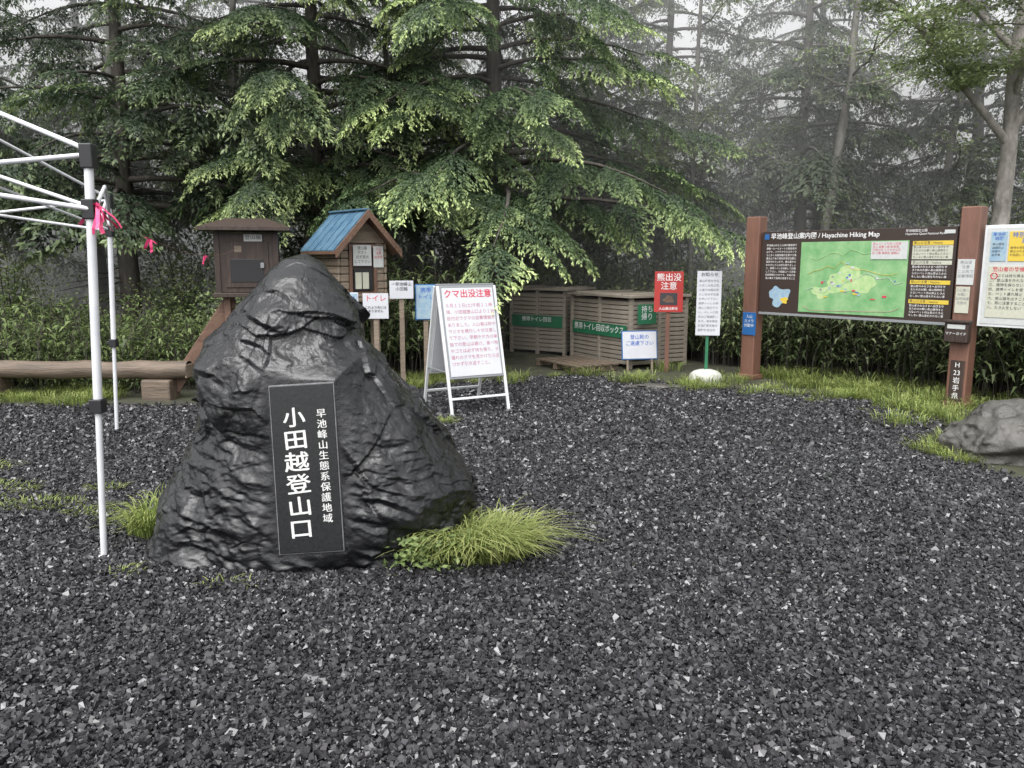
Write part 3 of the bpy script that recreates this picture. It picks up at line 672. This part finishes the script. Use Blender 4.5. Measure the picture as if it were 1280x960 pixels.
def shrub(seed,H,Rr,ns,leaf,nleaf,wd=.3,flat=.25):
    rng=rs(seed); s=Soup()
    for i in range(ns):
        a=rng.uniform(0,6.28); r=Rr*rng.uniform(.1,1); h=H*rng.uniform(.45,1)*(1-.35*(r/Rr)**2); t=np.linspace(0,1,6)
        P=np.stack([np.cos(a)*r*t**1.3,np.sin(a)*r*t**1.3,h*t**.8],1)+np.concatenate([np.zeros((1,3)),rng.normal(0,.04,(5,3))])
        s.tube(P,np.linspace(.012+.004*H,.004,6),4,1)
        N=nleaf; tf=rng.uniform(.35,1,N); base=np.stack([np.interp(tf,t,P[:,q]) for q in range(3)],1)
        spn=.22*Rr*(.4+tf)[:,None]; off=rng.normal(0,1,(N,3))*spn*np.array([1,1,flat])
        s.quads(leafquads(base+off,rng.uniform(0,6.28,N),rng.normal(-.3,.4,N),leaf*rng.uniform(.6,1.3,N),leaf*wd*rng.uniform(.7,1.2,N),rng,.4),np.clip(.15+.5*tf*rng.uniform(.5,1.3,N)+off[:,2]/spn[:,0]*.15,0,1),0)
    return s
def bamboo(seed,H,n,size=1.0,area=(1.3,1.3),leafL=.17):
    rng=rs(seed); s=Soup()
    for i in range(n):
        x,y=rng.uniform(-.5,.5,2)*area; h=H*rng.uniform(.5,1.15); lean=rng.normal(0,.16,2); t=np.linspace(0,1,5)
        P=np.stack([x+lean[0]*h*t**2,y+lean[1]*h*t**2,h*t],1); s.tube(P,.004,3,1)
        N=rng.randint(9,15); tf=rng.uniform(.25,1,N); base=np.stack([np.interp(tf,t,P[:,q]) for q in range(3)],1)
        a=rng.uniform(0,6.28,N); L=leafL*rng.uniform(.6,1.25,N); Wd=L*.10
        pit=rng.uniform(-.1,.8,N)
        dv=np.stack([np.cos(a)*np.cos(pit),np.sin(a)*np.cos(pit),np.sin(pit)],1); tipc=np.clip(rng.beta(1.6,2.4,N)+.15*(tf-.5),0,1)
        e=base+dv*(L*.5)[:,None]; sd=np.stack([-np.sin(a),np.cos(a),np.zeros(N)],1)*Wd[:,None]
        p2=pit-rng.uniform(.5,1.1,N); dv2=np.stack([np.cos(a)*np.cos(p2),np.sin(a)*np.cos(p2),np.sin(p2)],1)
        end=e+dv2*(L*.6)[:,None]
        s.quads(np.stack([base-sd*.3,base+sd*.3,e+sd,e-sd],1),tipc,0); s.quads(np.stack([e-sd,e+sd,end+sd*.05,end-sd*.05],1),tipc,0)
    return s
def grass(seed,n,Rr,h,wd=.004,arch=1.0,bias=(0,0),center=(0,0),ell=(1,1),tipb=0):
    rng=rs(seed); s=Soup()
    r=Rr*np.sqrt(rng.rand(n)); th=rng.uniform(0,6.28,n)
    x=center[0]+r*np.cos(th)*ell[0]; y=center[1]+r*np.sin(th)*ell[1]
    a=th+rng.normal(0,.8,n); H_=h*rng.uniform(.45,1.15,n); out=arch*H_*rng.uniform(.3,1.2,n)*(.3+r/Rr)
    ox=np.cos(a)*out+bias[0]*H_; oy=np.sin(a)*out+bias[1]*H_
    sd=np.stack([-np.sin(a),np.cos(a),np.zeros(n)],1)*wd
    def pt(t): return np.stack([x+ox*t**1.8,y+oy*t**1.8,H_*(1.55*t-.85*t**2.4)],1)
    ts=[0,.35,.65,.85,1]; w_=[1,.95,.75,.5,.1]; tip=rng.uniform(.2,.9,n)+tipb
    for i in range(4):
        p0,p1=pt(ts[i]),pt(ts[i+1]); s.quads(np.stack([p0-sd*w_[i],p0+sd*w_[i],p1+sd*w_[i+1],p1-sd*w_[i+1]],1),np.clip(tip+.12*i-.2,0,1),0)
    return s
def inst(name,me,loc,rz=0,sc=1,rx=0,ry=0):
    o=bpy.data.objects.new(name,me); COL.objects.link(o); o.location=loc; o.rotation_euler=(rx,ry,rz); o.scale=(sc,sc,sc) if not isinstance(sc,tuple) else sc; return o
def remat(me,name,mats):
    m2=me.copy(); m2.name=name; m2.materials.clear()
    for m in mats: m2.materials.append(m)
    return m2

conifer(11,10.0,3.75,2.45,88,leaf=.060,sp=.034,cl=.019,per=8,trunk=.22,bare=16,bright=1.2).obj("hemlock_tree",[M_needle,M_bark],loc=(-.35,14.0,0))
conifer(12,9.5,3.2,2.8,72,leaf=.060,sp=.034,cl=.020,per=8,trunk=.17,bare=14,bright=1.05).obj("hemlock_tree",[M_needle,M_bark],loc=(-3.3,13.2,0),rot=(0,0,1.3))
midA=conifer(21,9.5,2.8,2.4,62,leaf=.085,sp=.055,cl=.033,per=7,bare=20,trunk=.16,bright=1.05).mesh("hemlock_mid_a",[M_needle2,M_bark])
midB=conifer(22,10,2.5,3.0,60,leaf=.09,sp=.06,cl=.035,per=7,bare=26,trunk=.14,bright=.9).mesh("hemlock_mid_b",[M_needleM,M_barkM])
midA2=remat(midA,"hemlock_mid_a_haze_tint",[M_needleM,M_barkM])
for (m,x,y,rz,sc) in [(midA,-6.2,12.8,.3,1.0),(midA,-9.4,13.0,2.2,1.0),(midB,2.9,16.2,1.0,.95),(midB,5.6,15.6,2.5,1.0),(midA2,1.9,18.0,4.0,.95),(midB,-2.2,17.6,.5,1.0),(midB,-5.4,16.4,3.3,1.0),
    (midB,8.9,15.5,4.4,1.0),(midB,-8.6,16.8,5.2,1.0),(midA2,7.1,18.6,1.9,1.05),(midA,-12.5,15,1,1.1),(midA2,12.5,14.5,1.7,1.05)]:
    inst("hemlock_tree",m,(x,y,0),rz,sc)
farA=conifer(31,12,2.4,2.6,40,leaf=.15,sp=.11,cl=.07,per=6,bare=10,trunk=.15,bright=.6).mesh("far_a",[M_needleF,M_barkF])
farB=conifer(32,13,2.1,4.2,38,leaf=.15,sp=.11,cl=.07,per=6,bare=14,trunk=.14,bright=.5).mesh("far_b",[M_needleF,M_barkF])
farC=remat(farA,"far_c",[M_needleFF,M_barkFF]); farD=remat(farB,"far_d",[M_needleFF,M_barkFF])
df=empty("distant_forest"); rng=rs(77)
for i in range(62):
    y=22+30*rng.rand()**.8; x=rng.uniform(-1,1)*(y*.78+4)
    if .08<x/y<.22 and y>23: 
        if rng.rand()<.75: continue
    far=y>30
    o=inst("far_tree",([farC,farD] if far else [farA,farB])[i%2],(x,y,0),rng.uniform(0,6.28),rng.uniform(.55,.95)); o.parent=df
def trunk_tree(name,pts,rad,m,branches=8,seed=0,leafy=0):
    rng=rs(seed); s=Soup(); P=np.array(pts,float); n=20; t=np.linspace(0,1,len(P)); tt=np.linspace(0,1,n)
    PP=np.stack([np.interp(tt,t,P[:,q]) for q in range(3)],1)+rng.normal(0,.012,(n,3)); s.tube(PP,np.linspace(rad,rad*.45,n),10,1)
    for i in range(branches):
        f=rng.uniform(.35,1); b=np.array([np.interp(f,tt,PP[:,q]) for q in range(3)]); a=rng.uniform(0,6.28); l=rng.uniform(.6,1.8); pt=[b]
        for j in range(5): pt.append(pt[-1]+np.array([math.cos(a),math.sin(a),rng.uniform(0,.7)])*l/5); a+=rng.normal(0,.25)
        s.tube(np.array(pt),np.linspace(rad*.3,.005,6),5,1)
        if leafy:
            N=leafy; k=rng.randint(2,6,N); base=np.array(pt)[k]; off=rng.normal(0,.22,(N,3))*np.array([1,1,.3])
            s.quads(leafquads(base+off,rng.uniform(0,6.28,N),rng.normal(-.2,.3,N),rng.uniform(.05,.09,N),rng.uniform(.015,.025,N),rng),rng.uniform(.3,.9,N),0)
    return s.obj(name,[M_broad,m])
M_barkmid=mat("grey_bark",(.10,.095,.085),(.22,.21,.19),9,.8,.5,30,stretch=(1,1,.5))
trunk_tree("bare_tree",[(5.3,14,0),(5.45,14,2),(5.75,14,4.6),(5.8,14,7)],.10,M_barkmid,12,1,220)
trunk_tree("bare_tree",[(3.3,14.6,0),(3.25,14.6,3),(3.3,14.6,6.5)],.06,M_barkM,12,2,220)
trunk_tree("bare_tree",[(-4.6,13.6,0),(-4.65,13.6,3),(-4.5,13.6,6.5)],.09,M_barkmid,8,3,90)
trunk_tree("bare_tree",[(-7.1,14.6,0),(-7.15,14.6,3),(-7.0,14.6,7)],.10,M_barkmid,8,4,90)
trunk_tree("bare_tree",[(8.0,14.6,0),(7.8,14.6,3),(8.2,14.6,7)],.09,M_barkM,10,5,220)
trunk_tree("bare_tree",[(-2.05,13.6,0),(-2.0,13.6,3),(-2.1,13.6,6.5)],.07,M_bark,8,6,60)

def birch():
    rng=rs(8); s=Soup()
    def limb(pts,r0,r1,sides=10):
        P=np.array(pts,float); t=np.linspace(0,1,len(P)); tt=np.linspace(0,1,14)
        PP=np.stack([np.interp(tt,t,P[:,q]) for q in range(3)],1)
        PP[1:-1]=(PP[:-2]+2*PP[1:-1]+PP[2:])/4
        s.tube(PP,np.linspace(r0,r1,14),sides,1); return PP
    limbs=[]
    limb([(6.70,11.0,-.1),(6.66,11.0,1.5),(6.72,11.0,3.3),(6.66,11.0,4.2),(6.8,11.0,5.6),(6.75,11,7.6)],.135,.05)
    limbs.append(limb([(6.72,11,3.1),(6.25,10.9,3.55),(5.65,10.8,4.1),(5.1,10.7,4.7),(4.5,10.7,5.1)],.06,.015))
    limbs.append(limb([(6.7,11,3.3),(7.1,10.9,3.9),(7.6,10.8,4.6),(8.2,10.7,5.4)],.08,.02))
    limbs.append(limb([(6.7,11,4.3),(6.2,11.3,5.0),(5.5,11.6,5.6),(4.7,11.9,5.9)],.05,.012))
    limbs.append(limb([(6.75,11,5.0),(7.3,11.4,5.9),(7.8,11.8,6.8)],.04,.012))
    limbs.append(limb([(6.72,11,3.7),(6.5,10.4,4.4),(6.0,9.8,4.9),(5.6,9.3,5.2)],.045,.012))
    limbs.append(limb([(6.75,11,5.6),(6.4,10.6,6.4),(6.0,10.3,7.1)],.04,.012))
    limbs.append(limb([(6.8,11,5.8),(7.4,10.6,6.4),(8.1,10.3,6.9)],.04,.012))
    for L in limbs:
        for i in range(24):
            f=rng.uniform(.3,1); b=np.array([np.interp(f,np.linspace(0,1,14),L[:,q]) for q in range(3)])
            a=rng.uniform(0,6.28); l=rng.uniform(.4,1.2); pt=[b]; e=rng.uniform(.0,.5)
            for j in range(5): pt.append(pt[-1]+np.array([math.cos(a),math.sin(a),e])*l/5); a+=rng.normal(0,.25); e-=.08
            pt=np.array(pt); s.tube(pt,np.linspace(.012,.003,6),4,1)
            N=280; k=rng.uniform(.15,1,N)*5; base=np.stack([np.interp(k,np.arange(6),pt[:,q]) for q in range(3)],1)
            off=rng.normal(0,.15,(N,3))*np.array([1,1,.22])
            s.quads(leafquads(base+off,rng.uniform(0,6.28,N),rng.normal(-.3,.35,N),rng.uniform(.035,.075,N),rng.uniform(.012,.022,N),rng,.4),rng.uniform(.5,1,N),0)
    s.obj("birch_tree",[M_broad,M_barkpale])
birch()

sh=[shrub(41,2.0,1.0,16,.075,170).mesh("shrub_a",[M_broad,M_bark]),shrub(42,2.8,1.3,20,.08,170).mesh("shrub_b",[M_broad,M_bark]),shrub(43,1.4,.9,14,.065,170).mesh("shrub_c",[M_fern,M_bark])]
for (k,x,y,sc) in [(0,.6,15.1,1.0),(1,1.7,15.6,.95),(0,-.5,15.0,.8),(2,-1.1,11.8,.7),(2,-2.4,12.2,1.),(1,6.2,13.6,1.0),(1,8.4,13.3,1.1),(0,4.4,13.4,1.0),(0,7.2,12.6,.9),(2,-6.2,11.3,.8),(1,-7.8,12.2,.8),(0,-4.0,11.5,.8),(1,3.6,17,1.3),(1,-4,18,1.3),(1,10.2,12.8,1.2),(0,2.9,13.3,.9),(1,-10,12,1.0),(0,-5.2,12.4,.9),(2,-4.9,10.9,.8),(0,-7.0,11.7,.75),(2,-8.8,11.2,.9),(1,-5.9,14.2,.9)]:
    inst("shrub",sh[k],(x,y,0),x*3.1,sc)
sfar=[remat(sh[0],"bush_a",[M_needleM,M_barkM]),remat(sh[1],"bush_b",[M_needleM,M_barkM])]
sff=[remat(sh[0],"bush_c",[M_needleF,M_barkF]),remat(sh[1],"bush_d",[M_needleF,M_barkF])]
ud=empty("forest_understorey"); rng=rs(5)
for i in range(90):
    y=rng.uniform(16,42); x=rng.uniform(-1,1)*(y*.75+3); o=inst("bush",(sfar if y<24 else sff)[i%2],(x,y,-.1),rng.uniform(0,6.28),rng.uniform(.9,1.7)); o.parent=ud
bm_=[bamboo(51+i,1.0,85).mesh(f"bamboo_{i}",[M_sasa,M_bark]) for i in range(3)]
def scatter(name,meshes,pts,seed,sc=(.85,1.15)):
    e=empty(name); rng=rs(seed)
    for i,(x,y) in enumerate(pts):
        o=inst("clump",meshes[i%len(meshes)],(x,y,0),rng.uniform(0,6.28),rng.uniform(*sc)); o.parent=e
    return e
rng=rs(9); pts=[]
for i in range(66): pts.append((rng.uniform(2.8,9.5),rng.uniform(11.4,14.2)))
for i in range(60):
    s_=rng.uniform(0.2,5.4); dpt=rng.uniform(1.1,2.6)
    pts.append((3.23+.625*s_+.78*dpt,10.59-.78*s_+.625*dpt))
# keep every clump clear behind the information board
pts=[p for p in pts if (p[0]-3.23)*.78+(p[1]-10.59)*.625>1.08]
scatter("dwarf_bamboo_thicket",bm_,pts,2,(.8,1.15))
pts=[(rng.uniform(-.8,3.2),rng.uniform(15.0,17.0)) for i in range(34)]+[(rng.uniform(-3.2,-.9),rng.uniform(11.2,13)) for i in range(16)]
scatter("dwarf_bamboo_thicket",bm_,pts,3,(1.0,1.5))
bl=[bamboo(61+i,.75,70,leafL=.15).mesh(f"bamboo_low_{i}",[M_fern,M_bark]) for i in range(2)]
pts=[(rng.uniform(-11,-3.6),rng.uniform(9.6,12.6)) for i in range(54)]
scatter("low_undergrowth",bl,pts,4,(.45,1.35))

gt=[grass(71+i,110,.24,.17,.0035).mesh(f"grass_{i}",[M_grass]) for i in range(3)]
def gs(name,pts,seed,sc): return scatter(name,gt,pts,seed,sc)
rng=rs(15); pts=[]
edge=[(-1.2,10.0),(0,10.6),(1.2,11.0),(2.2,9.95),(3.1,9.7),(3.5,9.4),(4.05,8.8),(4.35,7.9),(4.15,7.1)]
for i in range(len(edge)-1):
    a,b=np.array(edge[i]),np.array(edge[i+1]); L=np.linalg.norm(b-a)
    for j in range(int(L*(16 if i>2 else 4))):
        p=a+(b-a)*rng.rand(); nrm=np.array((-(b-a)[1],(b-a)[0]))/L; q=p+nrm*rng.normal(.18,.42)
        pts.append(tuple(q))
gs("grass_verge",pts,1,(.3,1.1))
pts=[(rng.uniform(-9,-4.6),rng.uniform(8.6,9.9)) for i in range(110)]+[(rng.uniform(-3.0,-.9),rng.uniform(9.7,10.8)) for i in range(50)]
gs("grass_under_rail",pts,2,(.35,1.0))
pts=[(4.18+.62*math.cos(a)*r,6.35+.5*math.sin(a)*r) for a,r in zip(rng.uniform(0,6.28,26),rng.uniform(.85,1.2,26))]+[(rng.uniform(4.4,6.2),rng.uniform(5.5,7.5)) for i in range(60)]
gs("grass_by_boulder",pts,3,(.35,.8))
pts=[(3.23+.625*s_+.78*d_,10.59-.78*s_+.625*d_) for s_,d_ in zip(rng.uniform(-.2,5,60),rng.uniform(-.1,1.3,60))]
gs("grass_under_board",pts,5,(.6,1.3))
wg=empty("grass_tuft")
grass(81,1500,.28,.25,.0032,1.05,(.22,-.25),(-.18,4.12),(1,.7),.2).obj("blades",[M_grass],wg)
grass(83,500,.18,.15,.003,1.2,(0,-.2),(-.38,4.06),(1,.7),.1).obj("blades_b",[M_grass],wg)
s=Soup(); rng=rs(82); N=900
P=np.stack([-.46+rng.normal(0,.10,N),3.98+rng.normal(0,.07,N),rng.uniform(.02,.17,N)],1)
s.quads(leafquads(P,rng.uniform(0,6.28,N),rng.normal(0,.4,N),rng.uniform(.02,.05,N),rng.uniform(.008,.016,N),rng),rng.uniform(.2,.8,N),0); s.obj("broad_weeds",[M_fern],wg)
grass(84,420,.14,.23,.003,.8,(-.05,-.2),(-2.14,4.5),(.8,1.3)).obj("grass_tuft",[M_grass])
for i,(x,y,r,h,n) in enumerate([(-3.1,4.98,.22,.05,330),(-3.65,5.3,.26,.05,330),(-2.85,5.35,.10,.05,120),(-2.72,4.8,.09,.05,110),(-.72,7.6,.14,.08,200),(-3.4,4.55,.14,.05,90),(-2.0,3.86,.08,.04,50),(-1.4,3.7,.1,.04,50),(-4.2,5.9,.3,.06,250)]):
    grass(90+i,n,r,h,.003,1.4,center=(x,y),ell=(1.3,.7)).obj("grass_patch",[M_grass])

# ------------------------------------------------------------------ mist
m,n,b=newmat("mist"); n.nodes.remove(b)
vs=n.nodes.new('ShaderNodeVolumeScatter'); vs.inputs['Density'].default_value=.075; vs.inputs['Color'].default_value=(.99,.995,1,1)
n.links.new(vs.outputs[0],n.nodes['Material Output'].inputs['Volume'])
mist=box(None,"mist",(-60,60),(12.9,70),(-1,9.0),m,0)
